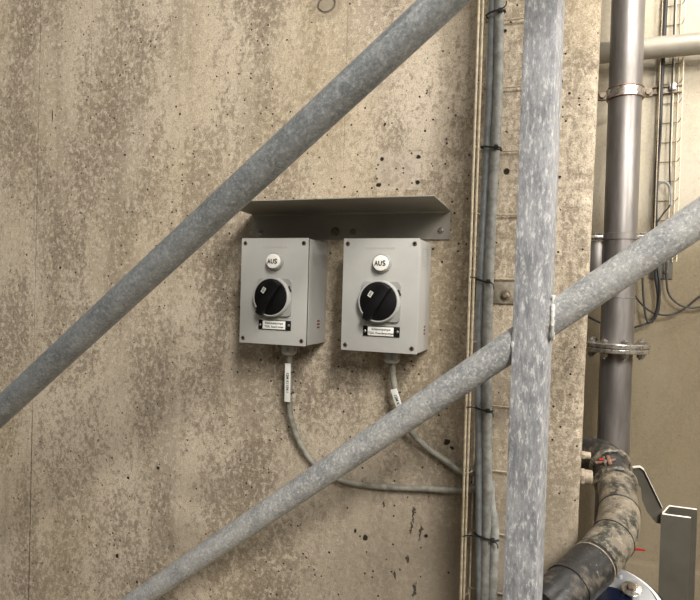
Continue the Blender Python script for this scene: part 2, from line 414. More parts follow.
# ------------------------------------------------------------------ diagonal tubes and post
def along(a, b, t): return V(a)+(V(b)-V(a))*t
PA0, PA1 = W(-0.5, 412, -.340), W(440, 4, -.400)
d = PA1-PA0
tA = thing('brace_pipe', 'smooth dull-grey galvanized tube slanting across the upper left, past the left switch box', 'pipe', along(PA0, PA1, .5))
bm = sweep(bmesh.new(), [PA0-d*.5, PA0, along(PA0, PA1, .5), PA1, PA1+d*.4], .0215, 40)
tag(tA, tA['label'], 'pipe'); o = obj('tube', bm, MAT['galvA'], tA)
side = d.normalized().cross(V((0, 1, 0))).normalized()
if side.z > 0: side = -side
off = (V((0, -1, 0))*.75 - side*.66).normalized()*.0213
obj('weld_seam', sweep(bmesh.new(), [PA0-d*.5+off, PA1+d*.4+off], .0007, 6), MAT['galvA'], tA)

PB0, PB1 = W(140, 598, -.075), W(700, 218, -.275)
dB = PB1-PB0
# post
pt = W(543.5, 0, -.19); pb = W(521, 600, -.19)
PX = (pt.x+pb.x)/2 - .001
tB = (PX-PB0.x)/dB.x; PJ = PB0+dB*tB; PY = PJ.y
PX = (W(543.5, 100, PY-.02).x + W(525.5, 500, PY-.02).x)/2
PW = .0228
tF = thing('support_frame', 'galvanized square post with a diagonal tube welded to it, in front of the cable tray', 'frame', (PX, PY, 0))
bm = bmesh.new(); box(bm, (PX-PW, PY-.025, 0), (PX+PW, PY+.025, ZT-.3), .006)
qa, qb = W(544.3, 0, PY-.02), W(521.7, 600, PY-.02); kz = (qa.x-qb.x)/(qa.z-qb.z)
ca, sa = math.cos(math.radians(-10)), math.sin(math.radians(-10))
for v in bm.verts:
    dx, dy = v.co.x-PX, v.co.y-PY; v.co.x = PX+dx*ca-dy*sa; v.co.y = PY+dx*sa+dy*ca
for v in bm.verts: v.co.x += qb.x + kz*(v.co.z-qb.z) - PX
obj('post', bm, MAT['galvP'], tF)
def brace(a, b, name):
    bmx = sweep(bmesh.new(), [a, along(a, b, .33), along(a, b, .66), b], .0212, 40)
    return obj(name, bmx, MAT['galvB'], tF)
u = dB.normalized()
PL = PJ - u*(PW+.001)/abs(u.x); PR = PJ + u*(PW+.001)/abs(u.x)
brace(PB0-dB*.35, PL+u*.03, 'brace_tube'); brace(PR-u*.02, PB1+dB*.3, 'brace_tube')
def weld(x, sgn):
    pts = []
    for k in range(41):
        a = 2*math.pi*k/40
        c = PJ + u*((x-PJ.x)/u.x)
        # ellipse where the tube meets the flat side of the post
        n2 = V((0, 1, 0)); r = .0222+random.uniform(-.001, .001)
        p = c + n2*math.cos(a)*r + V((0, 0, 1))*math.sin(a)*r/abs(u.x)
        pts.append(p)
    rr = [random.uniform(.0010, .0036) for _ in pts]; rr[-1] = rr[0]
    return sweep(bmesh.new(), pts, rr, 8)
obj('weld', weld(PX+PW+.0012, 1), MAT['weld'], tF)
obj('weld', weld(PX-PW-.0032, -1), MAT['weld'], tF)

# ------------------------------------------------------------------ switch boxes
def make_box(ox, oy, oz):
    """ox, oz: centre of the box on the wall; built at y from 0 (wall) to -depth"""
    wf, hh, dp = .1235*BW, .198, .0985
    t = thing('switch_box', '', 'switch box', (ox, 0, oz), 'grey isolator switch boxes')
    hw, hz = wf/2, hh/2
    bm = box(bmesh.new(), (ox-hw+.0008, -dp+.0100, oz-hz+.0008), (ox+hw-.0008, -.001, oz+hz-.0008), .002)
    body = obj('housing', bm, MAT['grey'], t)
    bm = box(bmesh.new(), (ox-hw, -dp, oz-hz), (ox+hw, -dp+.0040, oz+hz), .0012)
    gk = box(bmesh.new(), (ox-hw+.0018, -dp+.002, oz-hz+.0018), (ox+hw-.0018, -dp+.014, oz+hz-.0018)); obj('lid_gasket', gk, MAT['black'], t)
    lid = obj('lid', bm, MAT['grey'], t)
    # raised rim strip on the right where lid and body meet
    yf = -dp
    # lid screws
    for sx in (-1, 1):
        for sz in (-1, 1):
            c = V((ox+sx*(hw-.0085), yf, oz+sz*(hz-.0095)))
            bm = lathe(c+V((0, .001, 0)), (0, -1, 0), [(0, .0042), (.0016, .0042), (.0022, .0036), (.0022, .0024), (.0012, .0022)], 20)
            s = obj('lid_screw', bm, MAT['rusty'], t); s['label'] = 'dark corner screw'
            bm = box(bmesh.new(), (c.x-.0024, yf-.0022, c.z-.0005), (c.x+.0024, yf-.001, c.z+.0005))
            box(bm, (c.x-.0005, yf-.0022, c.z-.0024), (c.x+.0005, yf-.001, c.z+.0024))
            obj('cross_slot', bm, MAT['black'], s, smooth=False)
    # embossed, worn lettering at the top edge: tiny raised ticks
    bm = bmesh.new(); x = ox-.026
    while x < ox+.024:
        w = random.uniform(.0012, .0028)
        box(bm, (x, yf-.0005, oz+hz-.0185), (x+w, yf+.0003, oz+hz-.0150)); x += w+random.uniform(.0012, .0026)
    obj('embossing', bm, MAT['grey'], t, smooth=False)
    # push button marked AUS
    bc = V((ox+.0038, yf, oz+.0555))
    bt = obj('push_button', lathe(bc+V((0, .001, 0)), (0, -1, 0), [(0, .0168), (.0045, .0168), (.0060, .0158), (.0085, .0150), (.0085, .0140), (.004, .0135)], 40), MAT['plate'], t)
    cap = obj('cap', lathe(bc+V((0, -.002, 0)), (0, -1, 0), [(0, .0136), (.0095, .0136), (.0108, .0130), (.0113, .0110)], 40), MAT['white'], bt)
    cap['label'] = 'white round cap reading AUS'
    bm = bmesh.new()
    for cx_, strokes in ((-.0070, [[(-.5, -.5), (0, .5), (.5, -.5)], [(-.3, -.15), (.3, -.15)]]),
                         (0, [[(-.5, .5), (-.5, -.15), (-.38, -.40), (0, -.5), (.38, -.40), (.5, -.15), (.5, .5)]]),
                         (.0070, [[(.45, .36), (.15, .5), (-.2, .5), (-.45, .28), (-.25, .06), (.25, -.06), (.45, -.28), (.2, -.5), (-.15, -.5), (-.45, -.36)]])):
        for st in strokes:
            sweep(bm, [(bc.x+cx_+a*.0048, yf-.0137, bc.z+b*.0078) for a, b in st], .00092, 8)
    obj('lettering', bm, MAT['ink'], bt)
    # rotary switch
    kc = V((ox+.0015, yf, oz-.0110))
    bm = prism(bmesh.new(), rrect(kc.x+.003, kc.z, .0690, .0690, .006, yf+.0005), (0, -.0065, 0))
    bmesh.ops.bevel(bm, geom=[e for e in bm.edges], offset=.0008, segments=1, affect='EDGES')
    sw = obj('switch_plate', bm, MAT['plate'], t)
    kcx = kc+V((.0008, 0, .0005))
    obj('collar_ring', lathe(kcx, (0, -1, 0), [(.004, .0372), (.010, .0370), (.0145, .0362), (.0158, .0350), (.0155, .0334), (.008, .0330)], 56), MAT['ring'], sw)
    kn = obj('knob', lathe(kcx, (0, -1, 0), [(.006, .0330), (.0140, .0330), (.0158, .0322), (.0165, .0300)], 56), MAT['black'], t)
    kn['label'] = 'round black rotary knob'
    ang = math.radians(58)
    ux = V((math.cos(ang), 0, math.sin(ang))); uz = V((-math.sin(ang), 0, math.cos(ang)))
    bm = box(bmesh.new(), (-.0325, -.0085, -.0085), (.0320, .0085, .0085), .003, (ux, V((0, 1, 0)), uz, kcx+V((0, -.0205, 0))))
    obj('grip', bm, MAT['black'], kn)
    q = kcx - ux*.0325 + V((0, -.0165, 0))
    bm = box(bmesh.new(), (-.0050, -.011, -.0060), (.0040, .006, .0060), .002, (ux, V((0, 1, 0)), uz, q)); obj('grip_tip', bm, MAT['black'], kn)
    # little window on the knob
    wc = kcx + V((-.0130, -.0178, .0120))
    bm = box(bmesh.new(), (-.0050, -.001, -.0034), (.0054, .001, .0034), .0004, (ux, V((0, 1, 0)), uz, wc))
    wn = obj('indicator', bm, MAT['white'], kn); wn['label'] = 'small white position window'
    bm = box(bmesh.new(), (-.0030, -.0004, -.0022), (.0052, .0004, .0022), .0002, (ux, V((0, 1, 0)), uz, wc+V((0, -.0012, 0))))
    obj('indicator_mark', bm, MAT['plate'], wn)
    # black notch at the collar, upper right
    a2 = math.radians(24); n = V((math.cos(a2), 0, math.sin(a2))); n2 = V((-math.sin(a2), 0, math.cos(a2)))
    bm = box(bmesh.new(), (-.0012, -.001, -.0055), (.0018, .001, .0055), .0006, (n, V((0, 1, 0)), n2, kcx+n*.0385+V((0, -.0068, 0))))
    obj('pointer_mark', bm, MAT['ink'], sw)
    # name plate: black carrier, white strip, two screws
    lc = V((ox+.0055, yf, oz-.0625))
    bm = box(bmesh.new(), (lc.x-.0330, yf-.0022, lc.z-.0088), (lc.x+.0330, yf+.0005, lc.z+.0088), .0006)
    lp = obj('name_plate', bm, MAT['black'], t); lp['label'] = 'black carrier with a printed white strip'
    bm = box(bmesh.new(), (lc.x-.0240, yf-.0030, lc.z-.0076), (lc.x+.0225, yf-.001, lc.z+.0076), .0003)
    obj('label_strip', bm, MAT['paper'], lp)
    for sx in (-1, 1):
        bm = lathe(V((lc.x+sx*.0295, yf-.002, lc.z+.0005*sx)), (0, -1, 0), [(0, .0026), (.0010, .0024), (.0016, .0012)], 16)
        obj('plate_screw', bm, MAT['screw'], lp)
    # gland under the box
    g = V((ox+.0110, -.046, oz-hz))
    bm = lathe(g+V((0, 0, .002)), (0, 0, -1), [(0, .0130), (.006, .0130), (.007, .0150), (.020, .0150), (.024, .0125), (.026, .009)], 24)
    gl = obj('cable_gland', bm, MAT['grey'], t)
    bm = bmesh.new()
    hexa(bm, g+V((0, 0, -.007)), (0, 0, -1), .0163, .010); obj('gland_nut', bm, MAT['plate'], gl)
    # printing on the right side: faint type block at the top and a red mark low down
    xs = ox+hw-.0012
    bm = box(bmesh.new(), (xs-.0003, -.079, oz+hz-.052), (xs+.0004, -.022, oz+hz-.010)); st = obj('rating_sticker', bm, MAT['ring'], t)
    bm = bmesh.new(); z = oz+hz-.015
    while z > oz+hz-.048:
        y = -.076
        while y < -.040 if z < oz+hz-.028 else y < -.028:
            w = random.uniform(.002, .008); box(bm, (xs, y, z-.0016), (xs+.0006, y+w, z)); y += w+.0025
        z -= .0042
    obj('fine_print', bm, MAT['fade'], st, smooth=False)
    bm = bmesh.new(); random.seed(3)
    for k in range(3):
        z = oz-.056-k*.0062; w = random.uniform(.010, .016)
        box(bm, (xs, -.040-w/2, z), (xs+.0006, -.040+w/2, z+.0034))
    obj('red_mark', bm, MAT['red'], t, smooth=False)
    return t, lp, lc, yf
EPS = -.0985
a = W(241, 239, EPS); b = W(306, 345, EPS); c = W(343, 238, EPS-.006); e = W(418, 354, EPS-.006)
w1 = ((W(307.4, 239, EPS).x-W(242, 238.5, EPS).x) + (b.x-W(240, 342, EPS).x))/2
w2 = ((W(420, 238, EPS).x-W(344, 238, EPS).x) + (e.x-W(341, 350, EPS).x))/2
print('box widths', w1, w2, 'heights', W(241, 238.5, EPS).z-W(240, 342.5, EPS).z, W(420, 237, EPS).z-W(418, 355, EPS).z, 'post', PX, PY, 'EX', EX, edge_a.x, edge_b.x)
BW = (w1+w2)/2/.1235
c1 = (W(242, 238.5, EPS)+W(240, 342, EPS)+W(307.4, 239, EPS)+W(305.6, 345.6, EPS))/4
c2 = (W(344, 238, EPS)+W(341, 350, EPS)+W(420, 238, EPS)+W(418, 355, EPS))/4
box1, lp1, lc1, yf = make_box(c1.x, 0, c1.z)
box1['label'] = 'left of the two grey switch boxes, with shaded right side and long white tag below'
box2 = copy_tree(box1); box2.location = (c2.x, -.003, c2.z)
box2['label'] = 'right of the two grey switch boxes, with brightly lit right side, nearest the cable tray'
def strip_text(bx, dx, lines):
    lp = [c for c in bx.children if c.name.startswith('name_plate')][0]
    for k, s in enumerate(lines):
        p = (lc1.x-.0002+dx.x, yf-.0031+dx.y, lc1.z+.0033-k*.0066+dx.z)
        obj('printed_line', text_bm(s, .0054, face_matrix(p), .0001), MAT['ink'], lp, smooth=False)
strip_text(box1, V((0, 0, 0)), ('Rezirkulatpumpe', 'TGA. Stand Innen'))
strip_text(box2, V(box2.location)-V(box1.location), ('Schlammpumpe', 'TGA. Foerderpumpe'))

# ------------------------------------------------------------------ rain hood (two sheet lengths)
HL, HR = W(253, 213.5).x, W(451, 211).x
HM = W(344.5, 213).x
ZB = (W(253, 214.2).z+W(451, 211.2).z)/2
ZP = (W(325, 240).z+W(451, 239.5).z)/2
PRO = .150
fz = W(345, 198.5, -PRO).z
tH = thing('sheet_metal_hood', 'grey sheet metal hood screwed to the wall above both switch boxes', 'hood', ((HL+HR)/2, 0, ZB))
def sheet(x0, x1, yo):
    th = .0016
    prof = [(-.0008-yo, ZP), (-.0008-yo, ZB-.004), (-.004-yo, ZB-.0005), (-PRO, fz), (-PRO+.0005, fz+th), (-.0035-yo, ZB+th+.001), (-.0002, ZB+th), (-.0002, ZP)]
    return prism(bmesh.new(), [(x0, y, z) for y, z in prof], (x1-x0, 0, 0))
obj('sheet_panel', sheet(HL, HM+.006, .0006), MAT['sheet'], tH, smooth=False)
obj('sheet_panel', sheet(HM, HR, .0032), MAT['sheet'], tH, smooth=False)
for k, (x, y) in enumerate(((259, 233.5), (335, 231.5), (353, 232), (441, 230.5))):
    p = W(x, y, -.003)
    m = MAT['screw'] if k in (0, 3) else MAT['rusty']
    bm = lathe(p+V((0, .002, 0)), (0, -1, 0), [(0, .0085), (.0022, .0085), (.0026, .0080), (.0026, .0055), (.006, .0050), (.0078, .003)], 24)
    s = obj('fixing_screw', bm, m, tH); s['label'] = 'screw with washer'

# ------------------------------------------------------------------ cable tray on the front wall
TY = -.050
def vx(px_top, px_bot, Y): return (W(px_top, 60, Y).x + W(px_bot, 540, Y).x)/2
xf = vx(475, 464.5, TY); xg = vx(478.8, 467.8, TY+.004)
xc = vx(486, 472, -.006)
xr = vx(531, 508, -.006) + .012
Z0, Z1 = .75, 2.7
tT = thing('wire_cable_tray', 'zinc wire basket tray running up the wall behind the square post', 'cable tray', (xf, 0, Z0))
def wire(pts, r=.0017, name='wire'): return sweep(bmesh.new(), pts, r, 8)
def jitter_line(x, y, r, ph):
    return smooth_path([(x+.0010*math.sin(3*z+ph), y, z) for z in [Z0+i*(Z1-Z0)/12 for i in range(13)]], 3)
for (x, y, r, ph) in ((xf, TY, .0021, 0), (xg, TY+.005, .0020, 1.), (xc, -.006, .0014, 2), (xr+.028, -.006, .0016, 1), (xr+.034, TY, .002, 0)):
    obj('long_wire', sweep(bmesh.new(), jitter_line(x, y, r, ph), r, 8), MAT['wire'], tT)
rung_px = [(476, -55), (476, 13), (475, 82), (474, 147), (472.5, 212), (471.5, 278), (470, 342), (469, 408), (467, 474), (465.5, 538), (464, 598), (463, 662)]
zr = [W(x, y, TY).z for x, y in rung_px]
for z in zr:
    pts = [(xf, TY-.0005, z+.004), (xf+.001, TY+.003, z+.001), (xf+.009, -.030, z-.001), (xc-.002, -.012, z), (xc+.006, -.0085, z), (xr, -.0085, z), (xr+.026, -.012, z), (xr+.034, -.035, z), (xr+.034, TY, z+.002)]
    obj('cross_wire', sweep(bmesh.new(), smooth_path(pts, 4), .0016, 8), MAT['wire_d'], tT)
# bracket plate with bolt behind the tray
a = W(487, 280, -.0035); b = W(545, 305, -.0035)
tK = thing('tray_bracket', 'stained mounting plate with one round bolt between the cables and the square post', 'bracket', ((a.x+b.x)/2, 0, b.z))
bm = box(bmesh.new(), (a.x-.02, -.0045, b.z), (b.x, -.0002, a.z), .0008); obj('plate', bm, MAT['anchor'], tK)
p = W(505.5, 295.5, -.006)
bm = lathe(V((p.x, -.0045, p.z)), (0, -1, 0), [(0, .0100), (.0015, .0100), (.0018, .0070), (.005, .0066), (.0075, .0035)], 24)
s = obj('bolt', bm, MAT['rusty'], tK)

# cables lying in the tray
def vcable(name, pts, r, mat, label, group=None, seg=14):
    P = smooth_path([W(x, y, Y) for x, y, Y in pts], 8)
    o = obj(name, sweep(bmesh.new(), P, r, seg), mat); tag(o, label, 'cable', group); return o
vcable('grey_cable', [(495, -60, -.018), (492, 10, -.018), (490, 80, -.018), (487, 148, -.020), (483, 220, -.022), (480, 285, -.022), (478, 345, -.019), (478.5, 410, -.020), (479, 470, -.020), (479, 530, -.021), (480, 600, -.018), (480, 670, -.018)],
       .0062, MAT['cable'], 'thinner smooth grey cable at the left of the tray bundle')
vcable('grey_cable', [(502, -60, -.020), (499, 10, -.020), (498, 80, -.019), (495, 148, -.020), (491, 220, -.021), (488.5, 285, -.022), (487, 345, -.019), (486.8, 410, -.020), (487, 470, -.020), (487, 510, -.020), (486, 545, -.020), (485, 600, -.019), (485, 670, -.018)],
       .0090, MAT['cable_d'], 'thick speckled grey cable running straight up in the middle of the tray')
vcable('grey_cable', [(490, 480, -.008), (491, 505, -.012), (494, 520, -.017), (494.5, 545, -.019), (492.5, 600, -.019), (491, 670, -.018)],
       .0080, MAT['cable_d'], 'short bulging grey cable right of the bundle at the bottom of the tray')
def tie(x, y, rx, ry, tail):
    z = W(x, y, -.024).z; cx = W(x, y, -.021).x
    t = thing('cable_tie', '', 'cable tie', (cx, -.021, z))
    pts = []
    for k in range(25):
        a = 2*math.pi*k/24
        pts.append((cx+rx*math.cos(a), -.021+ry*math.sin(a), z+.003*math.cos(a)*tail))
    obj('strap', sweep(bmesh.new(), pts, .0019, 6), MAT['cable_b'], t)
    bm = box(bmesh.new(), (cx+rx*.4, -.021-ry-.004, z-.004), (cx+rx*.4+.007, -.021-ry+.003, z+.003), .001); obj('head', bm, MAT['cable_b'], t)
    hp = V((cx+rx*.4+.004, -.021-ry-.002, z))
    obj('tail', sweep(bmesh.new(), smooth_path([hp, hp+V((.008, -.004, .004*tail)), hp+V((.010, -.006, .010*tail))], 4), .0011, 6), MAT['cable_b'], t)
    return t
ties = [(495.5, 13, 'black tie around the tray cables at the very top edge of the picture'),
        (491, 148, 'black tie around the tray cables level with the hood top, second from the top'),
        (483.5, 281, 'black tie around the tray cables just left of the bolted bracket plate'),
        (483, 409, 'black tie around the tray cables just below the crossing diagonal tube'),
        (486.5, 537, 'lowest black tie around the tray cables, where the short bulging cable joins')]
for k, (x, y, lab) in enumerate(ties):
    t = tie(x, y, .0165 if k < 4 else .0205, .0115, (1, -1, -1.5, -1, -1)[k]); t['label'] = lab
    # each tie also hooks the cables to the tray's rim
    z = t.location.z
    obj('loop', sweep(bmesh.new(), smooth_path([(t.location.x-.012, -.030, z+.001), (xf+.010, -.042, z+.005), (xf+.001, TY-.003, z+.006)], 5), .0012, 6), MAT['cable_b'], t) if k in (2, 3, 4) else None

# cables coming down from the switch boxes
g1 = V((c1.x+.0110, -.046, c1.z-.099-.022)); g2 = V((c2.x+.0110, -.049, c2.z-.099-.022))
path1 = [g1+V((0, 0, .012)), W(290, 372, -.040), W(289.5, 400, -.034), W(292, 422, -.026), W(302, 447, -.018), W(319, 468, -.012), W(344, 481, -.010), W(378, 486.5, -.010), W(420, 488.5, -.010), W(455, 490.5, -.012), W(472, 489, -.016), W(480, 480, -.011)]
o = tag(obj('box_cable', sweep(bmesh.new(), smooth_path(path1, 10), .0058, 14), MAT['cable_m']), 'grey cable leaving the left switch box and curving low to the tray', 'cable')
path2 = [g2+V((0, 0, .012)), W(392.5, 372, -.044), W(395, 388, -.040), W(400, 407, -.034), W(410, 430, -.024), W(424, 445, -.016), W(443, 459, -.011), W(460, 471, -.012), W(470, 474, -.014), W(480, 462, -.011)]
o = tag(obj('box_cable', sweep(bmesh.new(), smooth_path(path2, 10), .0058, 14), MAT['cable_m']), 'grey cable leaving the right switch box and passing behind the diagonal tube', 'cable')
def marker(pa, pb, w, label, txt):
    A, B = V(pa), V(pb); z = (A-B).normalized(); x = V((1, 0, 0)); x = (x-z*x.dot(z)).normalized(); y = z.cross(x)
    t = thing('cable_tag', label, 'cable tag', (A+B)/2)
    L = (A-B).length/2
    fr = (x, y, z, (A+B)/2)
    s = -1 if y.y < 0 else 1
    obj('tag_strip', box(bmesh.new(), (-w, -.0015, -L), (w, .0015, L), .0005, (x, y, z, (A+B)/2+V((0, -.0090, 0)))), MAT['paper'], t)
    M = Matrix(((z.x*-1, x.x, 0, 0), (z.y*-1, x.y, -1, 0), (z.z*-1, x.z, 0, 0), (0, 0, 0, 1)))
    c = (A+B)/2+V((0, -.0108, 0)); M[0][3], M[1][3], M[2][3] = c
    obj('printed_line', text_bm(txt, .0075, M, .0001), MAT['ink'], t, smooth=False)
    for q in (-.55, .55):
        p = (A+B)/2 + z*L*q
        pts = [p + x*math.cos(a_)*.0085 + V((0, 1, 0))*(math.sin(a_)*.0095) for a_ in [2*math.pi*k/16 for k in range(17)]]
        obj('tag_tie', sweep(bmesh.new(), pts, .0012, 6), MAT['cable_b'], t)
    return t
marker(W(290, 363, -.041), W(289.4, 401, -.034), .0058, 'long white marker tag strapped to the cable under the left switch box', '12M K1104.1')
marker(W(395, 388.5, -.042), W(401.5, 409, -.034), .0058, 'short white marker tag strapped to the cable under the right switch box', '12M K')

# ------------------------------------------------------------------ rear bay: stainless pipe
YS = .78
sx = (W(627, 0, YS).x + W(614.5, 440, YS).x)/2; SR = .0445
tS = thing('stainless_pipe', 'tall upright stainless pipe with a bolted flange in the bay right of the wall edge', 'pipe', (sx, YS, 0))
zf = W(616, 347, YS).z
obj('pipe_section', lathe(V((sx, YS, zf)), (0, 0, 1), [(0, SR), (ZT-.4-zf, SR)], 48), MAT['inox'], tS)
obj('pipe_section', lathe(V((sx, YS, 0)), (0, 0, 1), [(0, SR-.001), (zf, SR-.001)], 48), MAT['inox'], tS)
FR = .088
for s, z in ((0, zf+.001), (1, zf-.013)):
    bm = lathe(V((sx, YS, z)), (0, 0, 1), [(0, FR-.002), (.002, FR), (.010, FR), (.012, FR-.002)], 48); f = obj('flange', bm, MAT['inoxs'], tS)
obj('gasket', lathe(V((sx, YS, zf-.0015)), (0, 0, 1), [(0, FR-.010), (.003, FR-.010)], 40), MAT['black'], tS)
for k in range(8):
    a = 2*math.pi*(k+.3)/8; p = V((sx+math.cos(a)*(FR-.018), YS+math.sin(a)*(FR-.018), 0))
    bm = bmesh.new(); hexa(bm, V((p.x, p.y, zf+.013)), (0, 0, 1), .0105, .009); hexa(bm, V((p.x, p.y, zf-.013)), (0, 0, -1), .0105, .012)
    lathe(V((p.x, p.y, zf-.030)), (0, 0, 1), [(0, .0055), (.055, .0055)], 12, bm)
    obj('flange_bolt', bm, MAT['screw'], tS)
z = W(614, 298, YS).z
obj('weld_bead', lathe(V((sx, YS, z)), (0, 0, 1), [(0, SR), (.001, SR+.001), (.003, SR+.001), (.004, SR)], 48), MAT['inox'], tS)

# pipe clamp
zc = W(622, 95, YS).z
tC = thing('pipe_clamp', 'rust-tinged clamp band with two ears on the upper stainless pipe', 'pipe clamp', (sx, YS, zc))
obj('clamp_band', lathe(V((sx, YS, zc-.013)), (0, 0, 1), [(0, SR+.001), (.0005, SR+.004), (.0255, SR+.004), (.026, SR+.001)], 40), MAT['inoxs'], tC)
for dz in (-.0145, .0135):
    obj('rubber_lip', lathe(V((sx, YS, zc+dz)), (0, 0, 1), [(0, SR+.0005), (.0005, SR+.0052), (.0025, SR+.0052), (.003, SR+.0005)], 40), MAT['rust'], tC)
for s in (-1, 1):
    bm = box(bmesh.new(), (sx+s*(SR+.013)-.013, YS-.006, zc-.012), (sx+s*(SR+.013)+.012, YS+.006, zc+.012), .003)
    obj('clamp_ear', bm, MAT['rusty'], tC)
    bm = bmesh.new(); hexa(bm, V((sx+s*(SR+.015), YS-.005, zc)), (0, -1, 0), .0085, .008)
    obj('clamp_bolt', bm, MAT['rusty'], tC)
bm = rod((sx+.01, YS+SR-.002, zc), (sx+.01, YB, zc), .007); obj('standoff', bm, MAT['rusty'], tC)

# lower support behind the diagonal tube
zs = W(640, 237, YS).z
tL = thing('pipe_support', 'stainless bolted support beside the stainless pipe, just above the diagonal tube', 'pipe support', (sx, YS, zs))
for s in (-1, 1):
    x = sx + s*(SR+.017)
    bm = box(bmesh.new(), (x-.020, YS-.012, zs-.004), (x+.020, YS+.040, zs+.004), .001); obj('support_lug', bm, MAT['inoxs'], tL)
    bm = bmesh.new(); hexa(bm, V((x, YS+.005, zs+.004)), (0, 0, 1), .010, .009); obj('support_nut', bm, MAT['inoxs'], tL)
obj('support_band', lathe(V((sx, YS, zs-.010)), (0, 0, 1), [(0, SR+.0005), (.001, SR+.003), (.018, SR+.003), (.019, SR+.0005)], 40), MAT['inox'], tL)
x = sx-SR-.012
obj('sleeve', lathe(V((x-.002, YS+.03, zs-.13)), (0, 0, 1), [(0, .033), (.004, .035), (.110, .035), (.118, .030)], 32), MAT['inox'], tL)

# horizontal pipe at the top
YH = .93
ph = W(650, 48.3, YH); PHR = .0315
# stays parallel to the back wall
o = tag(obj('horizontal_pipe', sweep(bmesh.new(), [(EX-.15, YH, ph.z), (ph.x, YH, ph.z), (XR-.01, YH, ph.z)], PHR, 32), MAT['greyp']), 'pale grey horizontal pipe along the back wall, behind the stainless pipe', 'pipe')

# rear wire tray
YT = .985
xa, xb2 = (W(661, 10, YT).x+W(654, 210, YT).x)/2, (W(683.5, 10, YT).x+W(677, 210, YT).x)/2
xm = (W(675.5, 10, YT).x+W(670.5, 210, YT).x)/2
zt0, zt1 = W(660, 262, YT).z, 2.9
tR = thing('wire_cable_tray', 'thin wire basket tray on the back wall, right of the stainless pipe', 'cable tray', (xa, YT, zt0))
for x, y in ((xa, .955), (xa+.004, .993), (xm, .993), (xb2, .955), (xb2-.006, .993)):
    obj('long_wire', rod((x, y, zt0), (x, y, zt1), .0016, 8), MAT['wire'] if x > xa+.001 else MAT['wire_d'], tR)
z = zt0+.01; k = 0
while z < zt1:
    pts = [(xa, .955, z+.004), (xa, .985, z), (xa+.006, .995, z), (xb2-.012, .995, z), (xb2-.002, .985, z), (xb2, .955, z+.006)]
    obj('cross_wire', sweep(bmesh.new(), smooth_path(pts, 3), .0013, 6), MAT['rusty'], tR); z += .0605
# cables in the rear tray
def rcable(pts, r, label, mat='cable_b', group=None):
    P = smooth_path([W(x, y, Y) for x, y, Y in pts], 8)
    return tag(obj('black_cable' if mat == 'cable_b' else 'grey_cable', sweep(bmesh.new(), P, r, 10), MAT[mat]), label, 'cable', group)
rcable([(669, -40, .975), (666, 0, .975), (662.5, 60, .975), (660, 120, .975), (656.5, 170, .975), (655, 215, .975), (655.5, 250, .975), (656, 275, .97), (658.5, 296, .97), (657, 312, .97), (651, 322.5, .965)], .0058, 'thick black cable in the rear tray, ending in a loop below the diagonal tube')
rcable([(670, -40, .985), (667, 0, .985), (664, 60, .984), (662, 95, .984), (661, 130, .968), (658, 170, .968), (656.5, 215, .968), (657.5, 262, .965), (660, 290, .962), (656, 314, .962), (648.5, 322, .962), (645, 312, .962), (643, 290, .962), (642, 262, .962)], .0032, 'thin black cable looping up beside the stainless pipe below the diagonal tube')
rcable([(676, -40, .975), (674, 30, .975), (671.5, 100, .975), (670, 150, .972), (670, 182, .97), (671, 196, .97), (670, 205, .965), (663, 214, .962), (655, 226, .958), (646, 240, .955)], .0025, 'slim dark cable down the middle of the rear tray, crossing left at its foot', 'cable_b')
rcable([(657, 190, .978), (658.5, 185, .972), (663, 182, .968), (668, 184, .966), (671, 192, .964), (671, 206, .962)], .0040, 'small dark green-grey cable bow in the rear tray above the diagonal tube', 'cable_d')
rcable([(668, 235, .98), (666.5, 262, .975), (666.5, 280, .975), (669, 294, .975), (677, 303, .975), (688, 307.5, .975), (702, 306.5, .975), (730, 300, .975)], .0030, 'thin dark cable dropping from the small wall plate and bending right')
rcable([(600, 268, .93), (626, 278, .94), (634, 294, .95), (642, 304.5, .96), (652, 312, .965), (664, 315, .97), (676, 313, .975), (688, 306, .975), (699, 297, .975), (720, 286, .975)], .0030, 'black cable sagging from behind the stainless pipe up to the right edge')
rcable([(570, 306, .94), (588, 316.5, .94), (599, 322, .95), (615, 328, .955), (632, 327.5, .965), (642, 325, .965), (650, 322, .967)], .0034, 'black cable emerging behind the wall edge and passing behind the stainless pipe')
# wall plate and rail
a = W(650, 252, YB-.004); b = W(672.5, 279, YB-.004)
tP = thing('wall_plate', 'small bare sheet metal plate on the back wall behind the hanging cables', 'plate', ((a.x+b.x)/2, YB, b.z))
obj('plate', box(bmesh.new(), (a.x, YB-.005, b.z), (b.x, YB-.0002, a.z+.03), .0008), MAT['bracket'], tP)
p = W(666, 272, YB-.006); bm = bmesh.new(); hexa(bm, p+V((0, .002, 0)), (0, -1, 0), .006, .006); obj('plate_screw', bm, MAT['rusty'], tP)
tQ = thing('tray_rail', 'slotted dark rail carrying the rear cable tray beside the clamp', 'rail', (xa, YB, W(660, 92, YB).z))
zq = W(662, 90, YB-.01).z
bm = box(bmesh.new(), (W(648, 90, .985).x, YB-.006, zq-.009), (xb2+.004, YB-.0002, zq+.010), .001); obj('rail', bm, MAT['anchor'], tQ)
for dz in (-.010, .010):
    obj('rail_lip', box(bmesh.new(), (W(648, 90, .985).x, YB-.013, zq+dz-.0015), (xb2+.004, YB-.005, zq+dz+.0015)), MAT['rusty'], tQ)
p = V((xm-.003, .996, zq)); bm = bmesh.new(); box(bm, (xm-.012, .980, zq-.004), (xm+.006, .990, zq+.016), .001); obj('clip', bm, MAT['screw'], tQ)

